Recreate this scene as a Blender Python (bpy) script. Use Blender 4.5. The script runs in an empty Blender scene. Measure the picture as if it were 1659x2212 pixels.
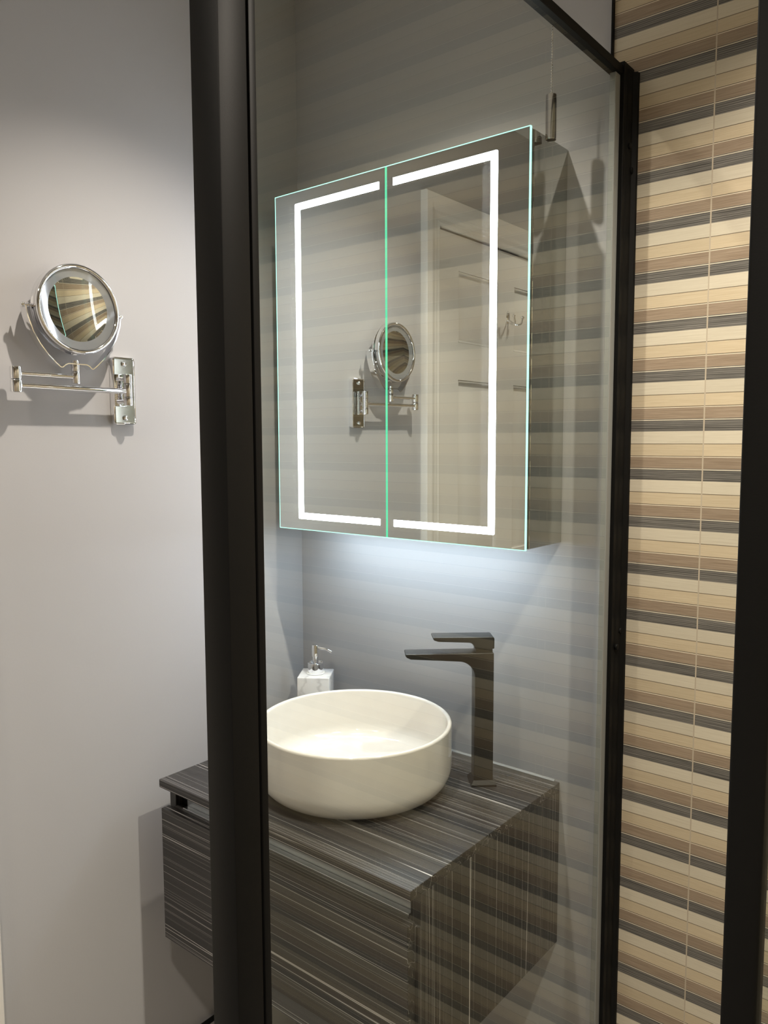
import bpy, bmesh, math, random
from mathutils import Vector, Matrix
random.seed(4)
S = bpy.context.scene
COL = S.collection
PI = math.pi

# ------------------------------------------------------------------ camera
YAW, PITCH, ROLL, FPX = 0.683045, -0.0907548, -0.0034497, 1703.366
CAM = Vector((1.32263, -1.316625, 1.42))
fw = Vector((-math.sin(YAW)*math.cos(PITCH), math.cos(YAW)*math.cos(PITCH), math.sin(PITCH)))
rt = Vector((math.cos(YAW), math.sin(YAW), 0)); up = rt.cross(fw)
r2 = math.cos(ROLL)*rt + math.sin(ROLL)*up
u2 = -math.sin(ROLL)*rt + math.cos(ROLL)*up
cd = bpy.data.cameras.new('camera'); cam = bpy.data.objects.new('camera', cd); COL.objects.link(cam)
m = Matrix((r2, u2, -fw)).transposed().to_4x4(); m.translation = CAM
cam.matrix_world = m
cd.sensor_fit = 'HORIZONTAL'; cd.sensor_width = 36.0; cd.lens = FPX/1659*36.0; cd.clip_start = 0.01
S.camera = cam

# ------------------------------------------------------------------ world, exposure, lamps
w = bpy.data.worlds.new('world'); S.world = w; w.use_nodes = True
w.node_tree.nodes['Background'].inputs[0].default_value = (0.9, 0.95, 1.0, 1)
w.node_tree.nodes['Background'].inputs[1].default_value = 0.05
S.view_settings.view_transform = 'Standard'; S.view_settings.look = 'None'
S.view_settings.gamma = 1.0; S.view_settings.use_curve_mapping = False
S.view_settings.exposure = 1.26
WARM = (1.0, 0.90, 0.77); COOL = (0.74, 0.86, 1.0)
CEIL = 2.40
# downlights: x, y, watts
LAMPS = [(0.50, -0.47, 22.0, WARM, 106, .012), (1.31, -0.46, 34.0, WARM, 116, .014), (0.50, -1.55, 12.0, WARM, 145, .05), (1.31, -1.50, 44.0, WARM, 108, .05)]
STRIP, EDGE, UNDER = 11.0, .85, 27.0

# ------------------------------------------------------------------ materials
def nmat(name):
    m = bpy.data.materials.new(name); m.use_nodes = True
    nt = m.node_tree
    for n in list(nt.nodes): nt.nodes.remove(n)
    out = nt.nodes.new('ShaderNodeOutputMaterial')
    return m, nt, out
def L(nt, a, b): nt.links.new(a, b)
def math_(nt, op, a, b=None, c=None):
    n = nt.nodes.new('ShaderNodeMath'); n.operation = op
    for i, v in enumerate((a, b, c)):
        if v is None: continue
        if isinstance(v, (int, float)): n.inputs[i].default_value = v
        else: L(nt, v, n.inputs[i])
    return n.outputs[0]
def coords(nt, scale=(1, 1, 1), src='Object'):
    tc = nt.nodes.new('ShaderNodeTexCoord'); mp = nt.nodes.new('ShaderNodeMapping')
    mp.inputs['Scale'].default_value = scale; L(nt, tc.outputs[src], mp.inputs['Vector'])
    return mp.outputs[0]
def noise(nt, vec, scale, detail=3, rough=.5):
    n = nt.nodes.new('ShaderNodeTexNoise'); n.inputs['Scale'].default_value = scale
    n.inputs['Detail'].default_value = detail; n.inputs['Roughness'].default_value = rough
    L(nt, vec, n.inputs['Vector']); return n.outputs['Fac']
def ramp(nt, fac, stops, interp='LINEAR'):
    n = nt.nodes.new('ShaderNodeValToRGB'); cr = n.color_ramp; cr.interpolation = interp
    while len(cr.elements) > 1: cr.elements.remove(cr.elements[0])
    cr.elements[0].position = stops[0][0]; cr.elements[0].color = (*stops[0][1], 1)
    for p, c in stops[1:]:
        e = cr.elements.new(p); e.color = (*c, 1)
    L(nt, fac, n.inputs[0]); return n.outputs[0]
def mixc(nt, f, a, b, mode='MIX'):
    n = nt.nodes.new('ShaderNodeMix'); n.data_type = 'RGBA'; n.blend_type = mode
    if isinstance(f, (int, float)): n.inputs[0].default_value = f
    else: L(nt, f, n.inputs[0])
    for i, v in ((6, a), (7, b)):
        if isinstance(v, tuple): n.inputs[i].default_value = (*v, 1)
        else: L(nt, v, n.inputs[i])
    return n.outputs[2]
def bump(nt, h, strength, dist=.001):
    n = nt.nodes.new('ShaderNodeBump'); n.inputs['Strength'].default_value = strength
    n.inputs['Distance'].default_value = dist; L(nt, h, n.inputs['Height']); return n.outputs[0]
def principled(nt, out, color=(.5, .5, .5), rough=.5, metal=0., normal=None, coat=0., spec=.5):
    b = nt.nodes.new('ShaderNodeBsdfPrincipled')
    if isinstance(color, tuple): b.inputs['Base Color'].default_value = (*color, 1)
    else: L(nt, color, b.inputs['Base Color'])
    if isinstance(rough, (int, float)): b.inputs['Roughness'].default_value = rough
    else: L(nt, rough, b.inputs['Roughness'])
    b.inputs['Metallic'].default_value = metal
    b.inputs['Specular IOR Level'].default_value = spec
    b.inputs['Coat Weight'].default_value = coat
    b.inputs['Coat Roughness'].default_value = .08
    if normal is not None: L(nt, normal, b.inputs['Normal'])
    L(nt, b.outputs[0], out.inputs[0]); return b

def paint(name, col, var=.03, rough=.6, bs=.12):
    m, nt, out = nmat(name)
    v = coords(nt); n1 = noise(nt, v, 2.2, 3); n2 = noise(nt, v, 260, 3)
    c = mixc(nt, n1, tuple(x*(1-var) for x in col), tuple(x*(1+var) for x in col))
    principled(nt, out, c, rough, normal=bump(nt, n2, bs, .0006), spec=.35)
    return m
WALL = paint('grey_emulsion', (.455, .45, .462))
CEILM = paint('white_ceiling', (.70, .70, .69))
GLOSSW = paint('white_gloss_woodwork', (.78, .755, .72), .01, .3, .03)

def metal(name, col, rough=.06, var=.0, m_=1.):
    m, nt, out = nmat(name)
    n = noise(nt, coords(nt), 40, 3)
    r = math_(nt, 'MULTIPLY_ADD', n, .05, rough)
    principled(nt, out, col, r, m_)
    return m
CHROME = metal('polished_chrome', (.88, .88, .89), .02)
PLATE = metal('hinge_plate_chrome', (.46, .47, .43), .12)
ALU = metal('satin_aluminium', (.62, .64, .65), .3)
MIRROR = metal('silvered_mirror', (.73, .75, .74), -.025)
SIDEM = metal('mirrored_side', (.52, .53, .50), -.02)
GREYF = metal('grey_door_back', (.20, .21, .20), .35)
GUN = metal('gunmetal_tap', (.020, .019, .018), .30, m_=.3)
FROST = metal('frosted_ring', (.33, .35, .37), .03, m_=.45)
SATIN = metal('satin_chrome', (.80, .78, .77), .10)

def blackm():
    m, nt, out = nmat('black_powder_coat')
    v = coords(nt); n = noise(nt, v, 900, 2)
    c = mixc(nt, noise(nt, v, 3, 3), (.0045, .0045, .0045), (.007, .007, .0065))
    principled(nt, out, c, .5, normal=bump(nt, n, .12, .0003), spec=.14)
    return m
BLACK = blackm()
def simple(name, col, rough=.5, coat=0., spec=.5):
    m, nt, out = nmat(name)
    v = coords(nt); c = mixc(nt, noise(nt, v, 30, 3), tuple(x*.96 for x in col), tuple(min(1, x*1.03) for x in col))
    principled(nt, out, c, rough, coat=coat, spec=spec); return m
CERAM = simple('glazed_ceramic', (.76, .725, .68), .12, .6)
VOID = simple('gap_shade_black', (.006, .006, .006), .5)  # flat black, stands in for shade in the open handle channel gap
WHITEP = simple('white_plastic', (.75, .75, .74), .35)
SEAL = simple('white_silicone', (.30, .30, .29), .4)
GASKET = simple('grey_gasket', (.25, .26, .25), .4)
FLOOR = simple('grey_floor_tile', (.30, .29, .28), .35)

def wood(name, scale):
    """dark laminate with fine pale grain lines; scale stretches the grain"""
    m, nt, out = nmat(name)
    def st(k, l, off=0):
        tc = nt.nodes.new('ShaderNodeTexCoord'); mp = nt.nodes.new('ShaderNodeMapping')
        mp.inputs['Scale'].default_value = tuple(x*k if x > 20 else x*l for x in scale)
        mp.inputs['Location'].default_value = (off, off*1.7, off*.6); L(nt, tc.outputs['Object'], mp.inputs['Vector']); return mp.outputs[0]
    base = ramp(nt, noise(nt, st(.55, 1), 1.0, 3, .6), [(.32, (.012, .011, .011)), (.5, (.026, .024, .024)), (.68, (.044, .040, .039))])
    fine = noise(nt, st(7, 2.5), 1.0, 2, .5)
    c = mixc(nt, .45, base, mixc(nt, fine, (.006, .006, .006), (.075, .069, .067)))
    for k, l, off, wd, col, g0 in ((.85, .25, 3.1, .008, (.55, .53, .515), .48), (1.5, .35, 9.4, .009, (.17, .16, .155), .50), (.42, .2, 21.7, .0048, (.78, .76, .74), .40)):
        ln = ramp(nt, noise(nt, st(k, l, off), 1.0, 1, .4), [(.5-wd, (0, 0, 0)), (.5-wd*.25, (1, 1, 1)), (.5+wd*.25, (1, 1, 1)), (.5+wd, (0, 0, 0))])
        gate = ramp(nt, noise(nt, st(k*.8, l*2.2, off+40), 1.0, 1), [(g0, (0, 0, 0)), (g0+.10, (1, 1, 1))])
        c = mixc(nt, mixc(nt, 1.0, ln, gate, 'MULTIPLY'), c, col)
    principled(nt, out, c, .36, normal=bump(nt, fine, .15, .0004), spec=.5)
    return m
WOODH = wood('charcoal_grain_laminate', (1.3, 110, 110))
WOODV = wood('charcoal_grain_laminate_upright', (110, 110, 1.3))

def tiles(name, axis, off):
    """moulded wall tile: rows of 20.3 mm bars in four tones, tile joints every 400 mm"""
    m, nt, out = nmat(name)
    tc = nt.nodes.new('ShaderNodeTexCoord'); sp = nt.nodes.new('ShaderNodeSeparateXYZ')
    L(nt, tc.outputs['Object'], sp.inputs[0])
    Z = sp.outputs['Z']; H = sp.outputs[axis]
    f = math_(nt, 'DIVIDE', math_(nt, 'SUBTRACT', 1.3722 + .0812*40, Z), .0203)
    q = math_(nt, 'MODULO', f, 4.0)
    q4 = math_(nt, 'DIVIDE', q, 4.0)
    fr = math_(nt, 'FRACT', f)
    hcol = math_(nt, 'FLOOR', math_(nt, 'DIVIDE', math_(nt, 'SUBTRACT', H, off - 40), .40))
    cell = math_(nt, 'MULTIPLY_ADD', hcol, 17.3, math_(nt, 'FLOOR', f))
    wn = nt.nodes.new('ShaderNodeTexWhiteNoise'); wn.noise_dimensions = '1D'; L(nt, cell, wn.inputs['W'])
    # fine horizontal grain
    g = noise(nt, coords(nt, (14, 14, 900)), 1.0, 3, .65)
    g2 = noise(nt, coords(nt, (3, 3, 420)), 1.0, 2, .5)
    A = ramp(nt, q4, [(0, (.225, .212, .190)), (.25, (.64, .585, .465)), (.5, (.60, .505, .355)), (.75, (.36, .282, .205))], 'CONSTANT')
    D = ramp(nt, q4, [(0, (.115, .109, .10)), (.25, (.58, .52, .405)), (.5, (.53, .435, .295)), (.75, (.255, .190, .132))], 'CONSTANT')
    gm = ramp(nt, g, [(.36, (0, 0, 0)), (.60, (1, 1, 1))])
    c = mixc(nt, gm, D, A)
    # dark bar is combed with deeper lines
    isg = math_(nt, 'LESS_THAN', q, 1.0)
    comb = math_(nt, 'MULTIPLY', isg, math_(nt, 'GREATER_THAN', math_(nt, 'FRACT', math_(nt, 'MULTIPLY_ADD', g2, 1.2, math_(nt, 'MULTIPLY', fr, 7.0))), .72))
    c = mixc(nt, math_(nt, 'MULTIPLY', comb, .75), c, (.035, .033, .029))
    tone = math_(nt, 'MULTIPLY_ADD', wn.outputs['Value'], .12, .94)
    cc = nt.nodes.new('ShaderNodeCombineColor')
    for i in range(3): L(nt, tone, cc.inputs[i])
    c = mixc(nt, 1.0, c, cc.outputs[0], 'MULTIPLY')
    # groove below each bar: dark line, with a pale arris on the next bar
    dark = math_(nt, 'MULTIPLY', math_(nt, 'LESS_THAN', fr, .055), math_(nt, 'GREATER_THAN', q, 1.5))
    c = mixc(nt, math_(nt, 'MULTIPLY', dark, .85), c, (.10, .075, .05))
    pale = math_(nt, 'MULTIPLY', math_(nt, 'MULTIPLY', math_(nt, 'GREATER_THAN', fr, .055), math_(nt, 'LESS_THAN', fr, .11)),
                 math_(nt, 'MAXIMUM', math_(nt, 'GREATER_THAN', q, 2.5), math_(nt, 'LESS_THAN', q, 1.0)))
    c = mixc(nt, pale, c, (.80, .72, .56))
    hf = math_(nt, 'FRACT', math_(nt, 'DIVIDE', math_(nt, 'SUBTRACT', H, off - 40 - .0011), .40))
    joint = math_(nt, 'LESS_THAN', hf, .0055)
    c = mixc(nt, joint, c, (.50, .43, .33))
    hgt = math_(nt, 'MULTIPLY_ADD', math_(nt, 'MAXIMUM', math_(nt, 'LESS_THAN', fr, .07), joint), -1.0,
                math_(nt, 'MULTIPLY', g, .25))
    principled(nt, out, c, .42, normal=bump(nt, hgt, .4, .001), spec=.4)
    return m
TILEX = tiles('striped_wall_tile', 'X', .917)
TILEY = tiles('striped_wall_tile_side', 'Y', 0.0)

def glass():
    """clear toughened pane: transparent with Schlick reflection on each face"""
    m, nt, out = nmat('clear_toughened_glass')
    ge = nt.nodes.new('ShaderNodeNewGeometry')
    dp = nt.nodes.new('ShaderNodeVectorMath'); dp.operation = 'DOT_PRODUCT'
    L(nt, ge.outputs['Normal'], dp.inputs[0]); L(nt, ge.outputs['Incoming'], dp.inputs[1])
    c = math_(nt, 'ABSOLUTE', dp.outputs['Value'])
    F = math_(nt, 'MULTIPLY_ADD', math_(nt, 'POWER', math_(nt, 'SUBTRACT', 1.0, c), 5.0), .955, .045)
    t = nt.nodes.new('ShaderNodeBsdfTransparent'); t.inputs[0].default_value = (.965, .984, .968, 1)
    g = nt.nodes.new('ShaderNodeBsdfGlossy'); g.inputs['Roughness'].default_value = 0.0
    mx = nt.nodes.new('ShaderNodeMixShader')
    L(nt, F, mx.inputs[0]); L(nt, t.outputs[0], mx.inputs[1]); L(nt, g.outputs[0], mx.inputs[2]); L(nt, mx.outputs[0], out.inputs[0])
    return m
GLASS = glass()
def emis(name, col, s):
    m, nt, out = nmat(name)
    e = nt.nodes.new('ShaderNodeEmission'); e.inputs[0].default_value = (*col, 1); e.inputs[1].default_value = s
    L(nt, e.outputs[0], out.inputs[0]); return m
LED = emis('led_diffuser', (.90, .95, 1.0), STRIP)
LEDE = emis('lit_glass_edge', (.42, .95, .76), EDGE)
LEDG = emis('lit_green_glass_edge', (.10, .62, .34), EDGE*.75)
LEDU = emis('underside_led', COOL, UNDER)
LENS = emis('downlight_lens', WARM, 6.0)
def marble():
    m, nt, out = nmat('white_marble_resin')
    v = coords(nt, (1, 1, 1)); wv = nt.nodes.new('ShaderNodeTexWave'); wv.inputs['Scale'].default_value = 7
    wv.inputs['Distortion'].default_value = 9; wv.inputs['Detail'].default_value = 3; wv.inputs['Detail Scale'].default_value = 2.5
    mp = coords(nt, (1, .6, 1.4)); L(nt, mp, wv.inputs['Vector'])
    k = ramp(nt, wv.outputs['Fac'], [(0, (.50, .49, .50)), (.08, (.66, .65, .66)), (.22, (.80, .79, .80)), (1, (.84, .83, .84))])
    principled(nt, out, mixc(nt, noise(nt, v, 25, 2), (.74, .73, .75), k), .25, coat=.3); return m
MARBLE = marble()

# ------------------------------------------------------------------ mesh helpers
def merge(bm, t, M=None):
    if M is not None: bmesh.ops.transform(t, matrix=M, verts=t.verts)
    me = bpy.data.meshes.new('tmp'); t.to_mesh(me); t.free(); bm.from_mesh(me); bpy.data.meshes.remove(me)
def box(bm, x0, x1, y0, y1, z0, z1, bev=0, seg=2, M=None):
    t = bmesh.new(); bmesh.ops.create_cube(t, size=1)
    bmesh.ops.transform(t, matrix=Matrix.Translation(((x0+x1)/2, (y0+y1)/2, (z0+z1)/2)) @ Matrix.Diagonal((abs(x1-x0), abs(y1-y0), abs(z1-z0), 1)), verts=t.verts)
    if bev: bmesh.ops.bevel(t, geom=list(t.edges), offset=bev, segments=seg, profile=.5, affect='EDGES')
    merge(bm, t, M); return bm
def cyl(bm, p0, p1, r, r2=None, seg=32, bev=0):
    p0, p1 = Vector(p0), Vector(p1); d = p1-p0
    prof = [(0, 0), (r, 0), (r if r2 is None else r2, d.length), (0, d.length)]
    if bev:
        R = r if r2 is None else r2; b = bev
        prof = [(0, 0), (r-b, 0), (r-b*.3, b*.3), (r, b), (R, d.length-b), (R-b*.3, d.length-b*.3), (R-b, d.length), (0, d.length)]
    lathe(bm, prof, Matrix.Translation(p0) @ d.to_track_quat('Z', 'Y').to_matrix().to_4x4(), seg)
def lathe(bm, prof, M=Matrix(), seg=64):
    """prof: (radius, height) pairs turned about local Z"""
    t = bmesh.new(); rings = []
    for r, h in prof:
        if r < 1e-7: rings.append([t.verts.new((0, 0, h))])
        else: rings.append([t.verts.new((r*math.cos(2*PI*i/seg), r*math.sin(2*PI*i/seg), h)) for i in range(seg)])
    for a, b in zip(rings, rings[1:]):
        if len(a) == 1 and len(b) == 1: continue
        for i in range(seg):
            j = (i+1) % seg
            if len(a) == 1: t.faces.new((a[0], b[j], b[i]))
            elif len(b) == 1: t.faces.new((a[i], a[j], b[0]))
            else: t.faces.new((a[i], a[j], b[j], b[i]))
    bmesh.ops.recalc_face_normals(t, faces=t.faces)
    merge(bm, t, M)
def prism(bm, poly, axis, a, b, bev=0, M=None, seg=2):
    """poly: 2D points in the other two axes, pushed along axis from a to b"""
    t = bmesh.new()
    def P(p, h):
        return {'X': (h, p[0], p[1]), 'Y': (p[0], h, p[1]), 'Z': (p[0], p[1], h)}[axis]
    A = [t.verts.new(P(p, a)) for p in poly]; B = [t.verts.new(P(p, b)) for p in poly]
    t.faces.new(A); t.faces.new(B[::-1])
    for i in range(len(poly)):
        j = (i+1) % len(poly); t.faces.new((A[j], A[i], B[i], B[j]))
    bmesh.ops.recalc_face_normals(t, faces=t.faces)
    if bev: bmesh.ops.bevel(t, geom=[e for e in t.edges if e.calc_face_angle(0) > .5], offset=bev, segments=seg, profile=.5, affect='EDGES')
    merge(bm, t, M)
def tube(bm, pts, r, seg=12, radii=None):
    pts = [Vector(p) for p in pts]; t = bmesh.new(); rings = []
    for i, p in enumerate(pts):
        d = (pts[min(i+1, len(pts)-1)]-pts[max(i-1, 0)]).normalized()
        q = d.to_track_quat('Z', 'Y'); R = radii[i] if radii else r
        rings.append([t.verts.new(p + q @ Vector((R*math.cos(2*PI*k/seg), R*math.sin(2*PI*k/seg), 0))) for k in range(seg)])
    for a, b in zip(rings, rings[1:]):
        # match ring start to avoid twist
        off = min(range(seg), key=lambda o: (a[0].co-b[o].co).length)
        b[:] = b[off:]+b[:off]
        for k in range(seg):
            j = (k+1) % seg; t.faces.new((a[k], a[j], b[j], b[k]))
    t.faces.new(rings[0][::-1]); t.faces.new(rings[-1])
    bmesh.ops.recalc_face_normals(t, faces=t.faces)
    merge(bm, t)
def ball(bm, c, r, seg=16):
    n = seg//2
    lathe(bm, [(r*math.sin(PI*i/n), -r*math.cos(PI*i/n)) for i in range(n+1)], Matrix.Translation(c), seg)
def new(): return bmesh.new()
def obj(name, bm, m, parent=None, angle=35):
    me = bpy.data.meshes.new(name); bm.to_mesh(me); bm.free(); me.materials.append(m)
    for p in me.polygons: p.use_smooth = True
    me.set_sharp_from_angle(angle=math.radians(angle))
    o = bpy.data.objects.new(name, me); COL.objects.link(o)
    if parent is not None: o.parent = parent
    return o
def tag(o, label, cat, group=None, kind=None):
    o['label'] = label; o['category'] = cat
    if group: o['group'] = group
    if kind: o['kind'] = kind
    return o
def struct(name, bm, m):
    o = obj(name, bm, m); o['kind'] = 'structure'; return o
def thing(name, label, cat, loc, group=None):
    """an Empty at the thing's base; parts are modelled in world coordinates, then parented"""
    e = bpy.data.objects.new(name, None); e.location = loc; e.empty_display_size = .05; COL.objects.link(e)
    return tag(e, label, cat, group)
def part(name, bm, m, root, parent=None, angle=35):
    """geometry is in world coordinates; make it local to the thing"""
    bmesh.ops.translate(bm, vec=-Vector(root.location), verts=bm.verts)
    return obj(name, bm, m, parent or root, angle)

# ------------------------------------------------------------------ the room
XR, YB = 1.75, -2.30
TX = .749
b = new(); box(b, -.12, TX, 0, .12, 0, CEIL); struct('wall_back', b, WALL)
b = new(); box(b, TX+.0025, XR, -.002, .12, 0, CEIL); struct('wall_shower_back', b, TILEX)
b = new(); box(b, TX-.0005, TX+.0028, -.009, .01, 0, CEIL, .0004, 1)
o = struct('trim_1', b, BLACK)
b = new(); box(b, XR, XR+.12, YB-.12, .12, 0, CEIL); struct('wall_right', b, TILEY)
b = new(); box(b, .775, XR, YB-.12, YB, 0, CEIL); struct('wall_shower_front', b, TILEX)
b = new(); box(b, -.12, .775, YB-.12, YB, 0, CEIL); struct('wall_front', b, WALL)
# left wall with the doorway cut out
D0, D1, DT = -.826, -1.597, 2.020
b = new(); box(b, -.12, 0, D0, 0, 0, CEIL); box(b, -.12, 0, D1, D0, DT, CEIL); box(b, -.12, 0, YB, D1, 0, CEIL)
struct('wall_left', b, WALL)
b = new(); box(b, -.2, XR+.12, YB-.12, .12, -.1, 0); struct('floor', b, FLOOR)
b = new(); box(b, -.2, XR+.12, YB-.12, .12, CEIL, CEIL+.1); struct('ceiling', b, CEILM)
b = new(); box(b, 0, .014, D0+.0795, 0, 0, .12, .003); struct('baseboard_left', b, GLOSSW)

# ---- door in the left wall, with moulded casing
def six_panel():
    root = bpy.data.objects.new('door_1', None); root.location = (0, (D0+D1)/2, 0); COL.objects.link(root); root['kind'] = 'structure'
    t = new()
    xf = -.004
    box(t, xf-.036, xf-.012, D1+.004, D0-.004, .008, DT-.004)
    ycols = [(D0-.004, -.940), (-1.164, -1.265), (-1.489, D1+.004)]
    cols = [(-.940, -1.164), (-1.265, -1.489)]
    rows = [(1.7076, 1.915), (1.05, 1.5986), (.22, .86)]
    for a, c in ycols: box(t, xf-.012, xf, c, a, .008, DT-.004)
    zr = [(.008, .22), (.86, 1.05), (1.5986, 1.7076), (1.915, DT-.004)]
    for z0, z1 in zr:
        for a, c in cols: box(t, xf-.012, xf, c, a, z0, z1)
    for z0, z1 in rows:
        for a, c in cols:
            # raised field with sloped margins
            yo0, yo1, zo0, zo1 = c+.012, a-.012, z0+.012, z1-.012
            yi0, yi1, zi0, zi1 = c+.042, a-.042, z0+.042, z1-.042
            vs = [t.verts.new(p) for p in ((xf-.0115, yo0, zo0), (xf-.0115, yo1, zo0), (xf-.0115, yo1, zo1), (xf-.0115, yo0, zo1),
                                           (xf-.003, yi0, zi0), (xf-.003, yi1, zi0), (xf-.003, yi1, zi1), (xf-.003, yi0, zi1))]
            t.faces.new(vs[4:8])
            for i in range(4):
                j = (i+1) % 4; t.faces.new((vs[i], vs[j], vs[4+j], vs[4+i]))
            # ovolo frame round the panel
            for (ya, yb2, za, zb) in ((c, a, z1-.007, z1), (c, a, z0, z0+.007), (a-.007, a, z0, z1), (c, c+.007, z0, z1)):
                box(t, xf-.012, xf-.002, ya, yb2, za, zb, .002, 1)
    part('door_leaf', t, GLOSSW, root)
    # lining
    t = new()
    box(t, -.12, .0, D0, D0+.004, 0, DT+.02); box(t, -.12, .0, D1-.004, D1, 0, DT+.02); box(t, -.12, 0, D1, D0, DT, DT+.004)
    part('door_lining', t, GLOSSW, root)
    # casing: profile across its width (w from opening outwards, thickness)
    prof = [(0, 0), (0, .008), (.005, .012), (.010, .013), (.014, .010), (.019, .010), (.024, .015), (.030, .017), (.034, .0155), (.038, .0165),
            (.050, .021), (.056, .0225), (.060, .022), (.0770, .022), (.0795, .019), (.0795, 0)]
    t = new()
    def sweep(pts):   # pts: function (w)->(y,z) start, end
        A = [t.verts.new((d+.0002, *pts(wd, 0))) for wd, d in prof]; B = [t.verts.new((d+.0002, *pts(wd, 1))) for wd, d in prof]
        for i in range(len(prof)-1): t.faces.new((A[i], A[i+1], B[i+1], B[i]))
    sweep(lambda wd, e: (D0+wd, 0 if e == 0 else DT+wd))
    sweep(lambda wd, e: (D1-wd, 0 if e == 0 else DT+wd))
    sweep(lambda wd, e: ((D0+wd) if e == 0 else (D1-wd), DT+wd))
    bmesh.ops.recalc_face_normals(t, faces=t.faces)
    part('door_casing', t, GLOSSW, root, angle=50)
    # lever handle
    t = new(); box(t, xf, xf+.006, -1.56, -1.52, .93, 1.07, .002); cyl(t, (xf, -1.54, 1.02), (xf+.045, -1.54, 1.02), .008)
    tube(t, [(xf+.045, -1.545, 1.02), (xf+.048, -1.50, 1.022), (xf+.045, -1.44, 1.018)], .008)
    part('door_handle', t, CHROME, root)
six_panel()

# coat hook on the door
hk = thing('coat_hook', 'small silvery double robe hook screwed to the white panelled door, seen in the mirror cabinet', 'hook', (-.0035, -1.226, 1.80))
t = new(); hx = -.0038
lathe(t, [(0, .004), (.006, .004), (.009, .002), (.010, 0), (0, 0)], Matrix.Translation((hx, -1.226, 1.813)) @ Matrix.Rotation(PI/2, 4, 'Y') @ Matrix.Diagonal((2.1, 1, 1, 1)))
part('backplate', t, CHROME, hk)
for s in (-1, 1):
    t = new()
    pts = []
    for i in range(13):
        a = i/12; ang = -PI/2+a*PI*.95
        pts.append((hx+.004+.034*min(1, a*1.6), -1.226+s*(.004+.024*a), 1.803-.016*math.sin(a*PI)+.010*a*a))
    tube(t, pts, .0032, 10); ball(t, Vector(pts[-1]), .0058)
    part('hook_arm', t, CHROME, hk)

# ------------------------------------------------------------------ ceiling downlights
spots = []
where = ['above the vanity basin', 'over the shower, near the tiled back wall', 'by the panelled door', 'over the shower, behind the camera']
for i, (x, y, wt, col, ang, soft) in enumerate(LAMPS):
    dl = thing('ceiling_downlight', 'round white recessed downlight in the ceiling '+where[i], 'light', (x, y, CEIL), 'ceiling downlights')
    t = new(); lathe(t, [(.031, -.001), (.033, -.004), (.043, -.003), (.045, 0), (.031, 0), (.031, -.001)], Matrix.Translation((x, y, CEIL-.0002)), 48)
    part('bezel', t, WHITEP, dl)
    t = new(); lathe(t, [(0, -.0008), (.030, -.0008), (.030, 0), (0, 0)], Matrix.Translation((x, y, CEIL-.0004)), 32)
    part('lens', t, LENS, dl)
    ld = bpy.data.lights.new('downlight_lamp', 'SPOT'); ld.energy = wt; ld.color = col; ld.spot_size = math.radians(ang); ld.spot_blend = .75
    ld.shadow_soft_size = soft
    lo = bpy.data.objects.new('downlight_lamp', ld); lo.location = (x, y, CEIL-.008); COL.objects.link(lo)

# ------------------------------------------------------------------ mirror cabinet
CX0, CX1, CZ0, CZ1, CY = .0712, .6715, 1.2317, 1.9268, -.1371
cab = thing('mirror_cabinet', 'two-door mirrored cabinet with glowing white light strips on the grey back wall', 'cabinet', ((CX0+CX1)/2, 0, CZ0))
t = new(); box(t, CX0+.003, CX1-.0015, -.1215, -.0005, CZ0+.001, CZ1-.001, .0008, 1); part('carcass', t, SIDEM, cab)
XM = .3702
for k, (a, c) in enumerate(((CX0, XM-.0009), (XM+.0009, CX1))):
    t = new(); box(t, a+.0012, c-.0012, CY, CY+.0045, CZ0+.0012, CZ1-.0012)
    dr = part('door', t, MIRROR, cab)
    t = new(); box(t, a+.0015, c-.0015, CY+.0047, CY+.0145, CZ0+.002, CZ1-.002, .0006, 1)
    part('door_back', t, GREYF, cab, dr)
    # polished glass edges that carry the light of the strips
    e = .0014
    t = new()
    for (xa, xb, za, zb, mid) in ((a, c, CZ1-e, CZ1, 0), (a, c, CZ0, CZ0+e, 0), (a, a+e, CZ0+e, CZ1-e, k == 1), (c-e, c, CZ0+e, CZ1-e, k == 0)):
        if mid: continue
        box(t, xa, xb, CY-.0003, CY+.0045, za, zb)
    part('lit_edge', t, LEDE, cab, dr)
    t = new()
    if k == 0: box(t, c-e, c, CY-.0003, CY+.0045, CZ0+e, CZ1-e)
    else: box(t, a, a+e, CY-.0003, CY+.0045, CZ0+e, CZ1-e)
    part('meeting_edge', t, LEDG, cab, dr)
    # C-shaped light strip
    zb0, zb1, zt0, zt1 = CZ0+.0232, CZ0+.0362, CZ0+.6570, CZ0+.6705
    if k == 0: xs0, xs1, xe = CX0+.0590, CX0+.0735, CX0+.2820
    else: xs0, xs1, xe = CX0+.5395, CX0+.5260, CX0+.3160
    sg = 1 if k == 0 else -1; r = .003
    poly = [(xe, zb0), (xe, zb1), (xs1, zb1), (xs1, zt0), (xe, zt0), (xe, zt1)]
    poly += [(xs0+sg*r*(1-math.sin(q*PI/8)), zt1-r*(1-math.cos(q*PI/8))) for q in range(5)]
    poly += [(xs0+sg*r*(1-math.cos(q*PI/8)), zb0+r*(1-math.sin(q*PI/8))) for q in range(5)]
    t = new(); prism(t, poly, 'Y', CY-.0006, CY-.0001); part('light_strip', t, LED, cab, dr)
t = new(); box(t, CX0+.05, CX1-.05, -.100, -.088, CZ0-.0012, CZ0+.0008); part('underside_light', t, LEDU, cab)
for x in (CX0+.05, CX1-.05):
    t = new(); box(t, x-.02, x+.02, -.03, -.002, CZ1-.002, CZ1+.003, .001); part('hanging_bracket', t, ALU, cab)

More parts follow.
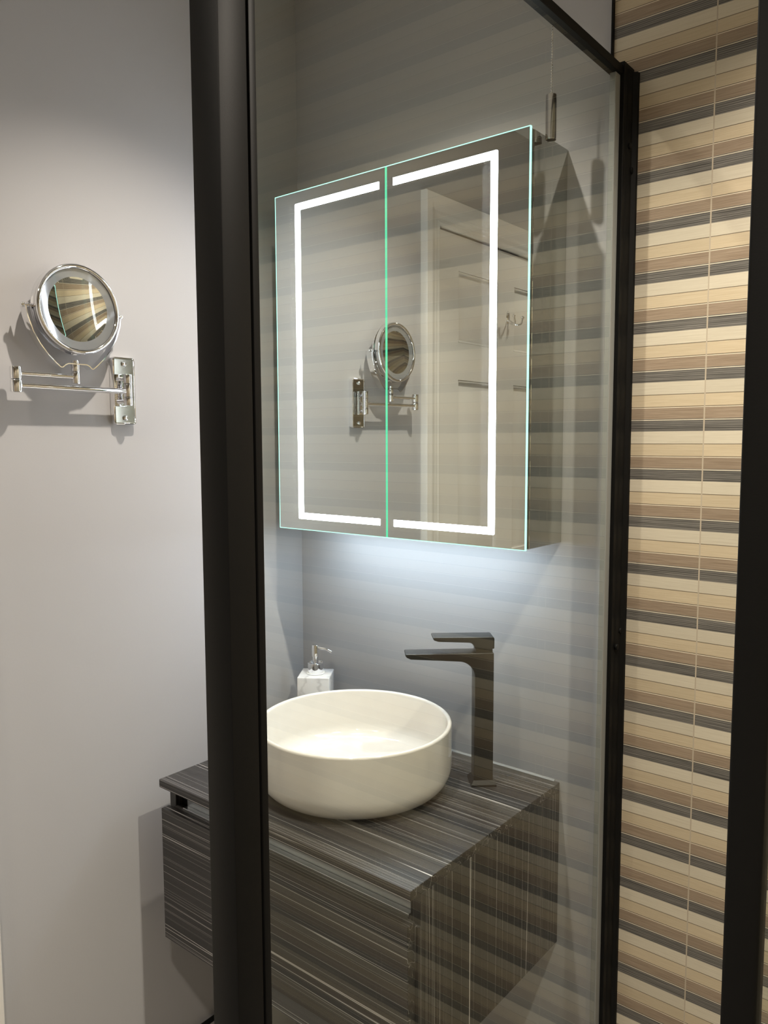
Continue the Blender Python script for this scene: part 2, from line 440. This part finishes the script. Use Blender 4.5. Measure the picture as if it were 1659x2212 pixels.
# ------------------------------------------------------------------ pull cord
PX, PY = .683, -.090
pc = thing('light_pull_cord', 'chrome bead-chain light pull with cylindrical weight hanging beside the mirror cabinet', 'pull cord', (PX, PY, CEIL))
t = new(); lathe(t, [(0, -.022), (.012, -.022), (.034, -.014), (.038, 0), (0, 0)], Matrix.Translation((PX, PY, CEIL-.0002)), 40); part('ceiling_switch', t, WHITEP, pc)
t = new(); z = 1.989
tube(t, [(PX, PY, 1.984), (PX, PY, CEIL-.02)], .0004, 6)
while z < CEIL-.02:
    ball(t, (PX, PY, z), .0017, 8); z += .0043
part('bead_chain', t, CHROME, pc)
t = new(); lathe(t, [(0, 1.9853), (.0082, 1.9853), (.0091, 1.9845), (.0091, 1.9142), (.0085, 1.9134), (.0078, 1.9140), (.0076, 1.925), (0, 1.925)], Matrix.Translation((PX, PY, 0)), 48)
part('cord_weight', t, SATIN, pc)

# ------------------------------------------------------------------ vanity unit
VX0, VX1, VY, VZ = .0742, .6750, -.4641, .7789
va = thing('vanity_unit', 'wall-hung dark charcoal wood-grain vanity unit under the round basin', 'vanity unit', ((VX0+VX1)/2, 0, .4625))
t = new(); box(t, VX0, VX1, VY, -.0005, .7632, VZ, .0007, 1); part('worktop', t, WOODH, va)
for x0, x1 in ((VX0, VX0+.018), (VX1-.018, VX1)):
    t = new(); prism(t, [(-.0005, .4625), (-.4456, .4625), (-.4456, .7150), (-.4400, .7150), (-.4400, .7628), (-.0005, .7628)], 'X', x0, x1, .0004, seg=1)
    part('side_panel', t, WOODV, va)
t = new(); box(t, VX0+.018, VX1-.018, -.4450, -.0005, .4640, .480); part('base_panel', t, WOODH, va)
t = new(); box(t, VX0+.018, VX1-.018, -.020, -.0005, .480, .762); part('back_panel', t, WOODH, va)
t = new(); box(t, VX0+.0050, VX1-.0050, VY, -.4462, .4640, .7233, .0007, 1)
df = part('drawer_front', t, WOODH, va)
t = new(); box(t, VX0+.019, VX1-.019, -.4460, -.4300, .7050, .7233); part('drawer_top', t, WOODH, va, df)
t = new(); box(t, VX0+.042, VX1-.0195, -.4310, -.4295, .7050, .7625); box(t, VX0+.042, VX1-.0195, -.4425, -.4312, .7235, .7268, .0005, 1)
part('handle_channel', t, ALU, va, df)
t = new(); box(t, VX0+.0185, VX0+.044, -.424, -.40, .70, .7625); part('channel_gap_shade', t, VOID, va, df)  # black block in place of the dark empty gap left of the channel
t = new(); prism(t, [(-.0004, VZ), (-.0035, VZ), (-.0004, VZ+.003)], 'X', VX0, VX1-.01); part('sealant', t, SEAL, va)

# ------------------------------------------------------------------ basin
BX, BY, BZ, BR = .372, -.2385, .7792, .182
ba = thing('wash_basin', 'round white ceramic countertop basin on the dark vanity', 'basin', (BX, BY, BZ))
H = .1208
prof = [(0, 0.0), (.146, 0.0), (.149, .0015)]
for i in range(13):
    a = i/12*PI/2; prof.append((.149+.033*math.sin(a), .0015+.040*(1-math.cos(a))))
prof += [(BR, .070), (BR, H-.005)]
for i in range(9):
    a = i/8*PI; prof.append((BR-.0042+.0042*math.cos(a), H-.0042+.0042*math.sin(a)))
prof += [(BR-.0086, H-.02), (BR-.0095, .060)]
for i in range(11):
    a = i/10*PI/2; prof.append((BR-.0095-.038+.038*math.cos(a), .050-.030*math.sin(a)))
prof += [(.060, .0165), (.026, .0150), (0, .0150)]
t = new(); lathe(t, prof, Matrix.Translation((BX, BY, BZ)), 128); part('bowl', t, CERAM, ba, angle=60)
t = new(); lathe(t, [(0, .0215), (.022, .0205), (.0285, .0185), (.030, .0155), (0, .0155)], Matrix.Translation((BX, BY, BZ)), 48); part('waste_plug', t, CERAM, ba)
t = new(); lathe(t, [(.0302, .0152), (.0302, .0170), (.0330, .0166), (.0335, .0152)], Matrix.Translation((BX, BY, BZ)), 48); part('waste_ring', t, CHROME, ba)

# ------------------------------------------------------------------ tap (modelled along local +X, then turned)
TO = Vector((.560, -.0895, VZ)); TM = Matrix.Translation(TO) @ Matrix.Rotation(math.atan2(-.666, -.746), 4, 'Z')
tp = thing('basin_tap', 'tall dark gunmetal single-lever tap standing behind the basin', 'tap', TO)
hw = .0183
t = new()
# foot
for z0, z1, e0, e1 in ((0.0002, .004, .0055, .0055), (.004, .011, .0055, .0005)):
    A = [(-.0175-e0, -hw-e0), (.0185+e0, -hw-e0), (.0185+e0, hw+e0), (-.0175-e0, hw+e0)]
    B = [(-.0175-e1, -hw-e1), (.0185+e1, -hw-e1), (.0185+e1, hw+e1), (-.0175-e1, hw+e1)]
    va_ = [t.verts.new(TM @ Vector((*p, z0))) for p in A]; vb_ = [t.verts.new(TM @ Vector((*p, z1))) for p in B]
    t.faces.new(va_[::-1]); t.faces.new(vb_)
    for i in range(4):
        j = (i+1) % 4; t.faces.new((va_[i], va_[j], vb_[j], vb_[i]))
part('foot', t, GUN, tp)
ZT = 1.0310-VZ
poly = [(-.0172, .006), (-.0172, ZT), (.145, ZT-.0005), (.1462, ZT-.003), (.1435, ZT-.007), (.136, ZT-.0105), (.10, ZT-.0125), (.048, ZT-.0155)]
for i in range(1, 9):
    a = i/8*PI/2; poly.append((.048-.030*math.sin(a), ZT-.0155-.030*(1-math.cos(a))))
poly += [(.0180, .006)]
t = new(); prism(t, poly, 'Y', -hw, hw, .0016, TM, 3)
# round the tip corners in plan
part('spout_body', t, GUN, tp)
ZL = 1.0610-VZ
t = new(); box(t, -.0150, .0155, -hw+.002, hw-.002, ZT-.0005, ZT+.009, .0012, 2, TM); part('neck', t, GUN, tp)
poly = [(-.0178, ZT+.0075), (-.0178, ZL-.003), (-.0155, ZL), (.0935, ZL+.0005), (.0958, ZL-.0015), (.0935, ZL-.0055), (.085, ZL-.0082), (.030, ZL-.0105)]
for i in range(1, 6):
    a = i/5*PI/2; poly.append((.030-.012*math.sin(a), ZL-.0105-.012*(1-math.cos(a))))
poly += [(.0170, ZT+.0075)]
t = new(); prism(t, poly, 'Y', -hw, hw, .0016, TM, 3); part('lever', t, GUN, tp)

# ------------------------------------------------------------------ soap dispenser
SX, SY = .110, -.071
sd = thing('soap_dispenser', 'square white marble-effect soap dispenser with chrome pump in the corner', 'soap dispenser', (SX, SY, VZ))
SM = Matrix.Translation((SX, SY, 0)) @ Matrix.Rotation(math.radians(34.5), 4, 'Z')
t = new(); box(t, -.0362, .0362, -.0362, .0362, VZ+.0002, .9000, .0028, 3, SM); part('bottle', t, MARBLE, sd)
t = new(); lathe(t, [(0, .9002), (.0200, .9002), (.0215, .9012), (.0200, .9030), (.0178, .9035), (.0178, .9030), (0, .9030)], Matrix.Translation((SX, SY, 0)), 48); part('neck_washer', t, WHITEP, sd)
t = new(); lathe(t, [(0, .9030), (.0172, .9030), (.0176, .904), (.0176, .9235), (.0170, .9243), (.0166, .9240), (.0160, .9215), (0, .9215)], Matrix.Translation((SX, SY, 0)), 48); part('collar', t, CHROME, sd)
t = new(); lathe(t, [(0, .9215), (.0068, .9215), (.0068, .9370), (.0083, .9385), (.0083, .9640), (.0078, .9648), (0, .9648)], Matrix.Translation((SX, SY, 0)), 40)
dn = Vector((.97, .24, 0)).normalized(); c0 = Vector((SX, SY, .9585))
tube(t, [c0, c0+dn*.012, c0+dn*.026+Vector((0, 0, -.0010)), c0+dn*.034+Vector((0, 0, -.0030)), c0+dn*.042+Vector((0, 0, -.0062))], .003, 14, [.0036, .0034, .0031, .0029, .0026])
part('pump', t, CHROME, sd)

# ------------------------------------------------------------------ magnifying mirror on the left wall
MC = Vector((.044, -.5775, 1.6450))
mm = thing('magnifying_mirror', 'round chrome magnifying mirror on a folded swing arm on the left wall', 'mirror', (0, -.470, 1.5127))
AX = .029
def rbox_x(bm, x0, x1, y0, y1, z0, z1, r):   # slab with rounded corners in the wall plane
    poly = []
    for cy, cz, a0 in ((y1-r, z1-r, 0), (y0+r, z1-r, PI/2), (y0+r, z0+r, PI), (y1-r, z0+r, 1.5*PI)):
        for i in range(7): poly.append((cy+r*math.cos(a0+i*PI/12), cz+r*math.sin(a0+i*PI/12)))
    prism(bm, poly, 'X', x0, x1, .0)
t = new(); y0, y1, z0, z1 = -.4935, -.4462, 1.4504, 1.5750
prof_in = []
def ringed(bm):   # shallow tray: outer wall, rounded lip, sunk face
    def loop(ins, x):
        r = max(.0065-ins, .002); out = []
        for cy, cz, a0 in ((y1-ins-r, z1-ins-r, 0), (y0+ins+r, z1-ins-r, PI/2), (y0+ins+r, z0+ins+r, PI), (y1-ins-r, z0+ins+r, 1.5*PI)):
            for i in range(7): out.append(bm.verts.new((x, cy+r*math.cos(a0+i*PI/12), cz+r*math.sin(a0+i*PI/12))))
        return out
    Ls = [loop(0, .0002), loop(0, .0095), loop(.0006, .0113), loop(.0018, .0120), loop(.0028, .0118), loop(.0034, .0108)]
    for a, c in zip(Ls, Ls[1:]):
        n = len(a)
        for i in range(n): bm.faces.new((a[i], a[(i+1) % n], c[(i+1) % n], c[i]))
    bm.faces.new(Ls[0][::-1]); bm.faces.new(Ls[-1])
    bmesh.ops.recalc_face_normals(bm, faces=bm.faces)
ringed(t); wp = part('wall_plate', t, CHROME, mm)
t = new(); rbox_x(t, .0106, .0110, y0+.0042, y1-.0042, z0+.0042, z1-.0042, .003); part('plate_face', t, PLATE, mm, wp)
for zz in (1.5625, 1.4632):
    t = new(); lathe(t, [(0, .0050), (.0028, .0046), (.0046, .0028), (.0050, 0), (0, 0)], Matrix.Translation((.0111, -.4705, zz)) @ Matrix.Rotation(PI/2, 4, 'Y'), 24)
    part('screw_head', t, CHROME, mm, wp)
HY = -.4745
t = new()
for za, zb in ((1.4850, 1.5005), (1.5250, 1.5425)):
    cyl(t, (.0110, HY-.012, (za+zb)/2), (AX-.004, HY-.003, (za+zb)/2), .0042, seg=16)
    cyl(t, (AX, HY, za), (AX, HY, zb), .0082, bev=.0012)
box(t, .0108, .0145, HY-.0185, HY+.007, 1.4840, 1.5430, .0014, 2)
part('wall_hinge', t, CHROME, mm)
t = new(); cyl(t, (AX, HY, 1.5010), (AX, HY, 1.5245), .0080, bev=.0006); tube(t, [(AX, HY, 1.5112), (AX, -.6825, 1.5122)], .0050, 24); part('lower_arm', t, CHROME, mm)
JY = -.6825
t = new(); cyl(t, (AX, JY, 1.5008), (AX, JY, 1.5215), .0094, bev=.0014); cyl(t, (AX, JY, 1.5221), (AX, JY, 1.5430), .0094, bev=.0014); part('elbow_joint', t, CHROME, mm)
t = new(); tube(t, [(AX, JY, 1.5320), (AX, -.577, 1.5316)], .0045, 24); part('upper_arm', t, CHROME, mm)
t = new(); cyl(t, (AX, -.577, 1.5197), (AX, -.577, 1.5400), .0072, bev=.0012); cyl(t, (AX, -.577, 1.5405), (AX, -.577, 1.5535), .0072, bev=.0006)
cyl(t, (AX, -.577, 1.5535), (AX, -.577, 1.5605), .0060, bev=.0018); part('head_pivot', t, CHROME, mm)
# yoke: flat band bent round the head
pts = [(-.4905, 1.6430), (-.4935, 1.6250), (-.5020, 1.6020), (-.5130, 1.5830), (-.5270, 1.5660), (-.5400, 1.5535), (-.5478, 1.5472), (-.5500, 1.5472), (-.5545, 1.5515), (-.5600, 1.5540),
       (-.5940, 1.5540), (-.5995, 1.5515), (-.6050, 1.5470), (-.6075, 1.5470), (-.6150, 1.5530), (-.6290, 1.5665), (-.6420, 1.5830), (-.6530, 1.6020), (-.6610, 1.6250), (-.6645, 1.6430)]
def band(bm, pts, x0, x1, th):
    n = len(pts); nrm = []
    for i in range(n):
        a = Vector(pts[max(i-1, 0)]); c = Vector(pts[min(i+1, n-1)]); d = (c-a).normalized(); nrm.append(Vector((-d.y, d.x)))
    rows = []
    for p, q in zip(pts, nrm):
        o = Vector(p)+q*th; rows.append([bm.verts.new((x0, *p)), bm.verts.new((x1, *p)), bm.verts.new((x1, *o)), bm.verts.new((x0, *o))])
    for a, c in zip(rows, rows[1:]):
        for i in range(4): bm.faces.new((a[i], a[(i+1) % 4], c[(i+1) % 4], c[i]))
    bm.faces.new(rows[0]); bm.faces.new(rows[-1][::-1]); bmesh.ops.recalc_face_normals(bm, faces=bm.faces)
t = new(); band(t, pts, AX-.009, AX+.009, .0016); yk = part('yoke', t, CHROME, mm, angle=50)
for s in (1, -1):
    t = new(); yy = MC.y+s*.0870
    cyl(t, (AX+.004, MC.y+s*.073, 1.6440), (AX+.004, yy, 1.6440), .0022, seg=12); ball(t, (AX+.004, yy+s*.003, 1.6440), .0046); cyl(t, (AX+.004, yy-s*.0035, 1.6440), (AX+.004, yy-s*.006, 1.6440), .0044, seg=20)
    part('pivot_knob', t, CHROME, mm, yk)
# head: housing turned about the x axis
HM = Matrix.Translation(MC) @ Matrix.Rotation(math.radians(-1.5), 4, 'Y') @ Matrix.Rotation(PI/2, 4, 'Y')
t = new()
lathe(t, [(.0685, .0060), (.0695, .0082), (.0725, .0092), (.0752, .0080), (.0765, .0050), (.0762, .0015), (.0748, 0), (.0748, -.008), (.0764, -.0095), (.0764, -.0130), (.0750, -.0155), (.0700, -.0160), (.0690, -.0135), (0, -.0120)], HM, 96)
hd = part('mirror_rim', t, CHROME, mm, angle=60)
RC = .50
def cap(r0, r1, n):
    return [(r0+(r1-r0)*i/n, .0048+(r1 and (RC-math.sqrt(RC*RC-(r0+(r1-r0)*i/n)**2)))-(RC-math.sqrt(RC*RC-.0690**2))) for i in range(n+1)]
t = new(); lathe(t, cap(0.0, .0545, 24), HM, 96); part('mirror_glass', t, MIRROR, mm, hd, angle=80)
t = new(); lathe(t, cap(.0545, .0690, 8), HM, 96); part('frosted_light_ring', t, FROST, mm, hd, angle=80)

# ------------------------------------------------------------------ shower screen
GX = .775
sc = thing('shower_screen', 'fixed clear glass shower screen in a black metal frame, between vanity and tiled shower', 'shower screen', (GX, -.44, 0))
t = new(); box(t, GX-.004, GX+.004, -.832, -.034, .040, 2.012); part('glass_panel', t, GLASS, sc)
t = new(); box(t, GX-.009, GX+.009, -.838, -.036, 2.0060, 2.0205, .0006, 1); part('top_rail', t, BLACK, sc)
t = new(); box(t, GX-.009, GX+.009, -.838, -.036, .012, .045, .0006, 1); part('bottom_rail', t, BLACK, sc)
t = new()
box(t, .7640, .7870, -.0360, -.0005, .001, 2.026, .0006, 1)
box(t, .7700, .7720, -.0420, -.0355, .001, 2.020)
box(t, .7745, .7872, -.0420, -.0355, .001, 2.026, .0008, 1)
prism(t, [(.7870, -.0300), (.7890, -.0270), (.7900, -.0120), (.7960, -.0070), (.7970, -.0024), (.7600, -.0024), (.7600, -.0300)], 'Z', .001, 2.018)
wpf = part('wall_profile', t, BLACK, sc)
for yy, zz in ((-.0215, 1.8985), (-.0125, 1.862), (-.0125, 1.089), (-.0265, 1.063)):
    t = new(); cyl(t, (.7885, yy, zz), (.7925, yy, zz), .0052, seg=24, bev=.0008)
    part('screw_cap', t, BLACK, sc, wpf)
t = new()
box(t, .7480, .7850, -.8715, -.8402, .001, 2.026, .0012, 2)
box(t, .7520, .7820, -.8402, -.8378, .001, 2.026)
box(t, .7560, .7850, -.8378, -.8298, .001, 2.026, .0010, 2)
part('corner_post', t, BLACK, sc)
t = new(); box(t, GX-.0052, GX+.0052, -.0590, -.0365, .045, 2.006, .0008, 1); part('edge_seal', t, GASKET, sc)

# ------------------------------------------------------------------ open door of the shower
DX, DY = 1.1880, -.80
dd = thing('shower_door', 'black upright stile and clear glass of the shower door at the right edge', 'shower door', (DX, DY, 0))
t = new(); box(t, DX, DX+.0215, DY-.009, DY+.009, .02, 2.02, .0025, 3)
part('stile', t, BLACK, dd)
t = new(); box(t, DX+.015, XR-.045, DY-.003, DY+.003, .04, 2.00); part('glass_leaf', t, GLASS, dd)
t = new(); box(t, XR-.05, XR-.002, DY-.012, DY+.012, .02, 2.02, .0025, 2); part('hinge_stile', t, BLACK, dd)

# ------------------------------------------------------------------ low black rail on the left wall
lr = thing('low_wall_rail', 'thin black rail low on the left wall, beneath the vanity beside the black screen post', 'rail', (0, -.34, .165))
t = new(); tube(t, [(.012, -.52, .165), (.012, -.20, .165)], .0055, 16); part('bar', t, BLACK, lr)
for yy in (-.50, -.22):
    t = new(); cyl(t, (.0002, yy, .165), (.012, yy, .165), .0065, seg=20); part('bracket', t, BLACK, lr)
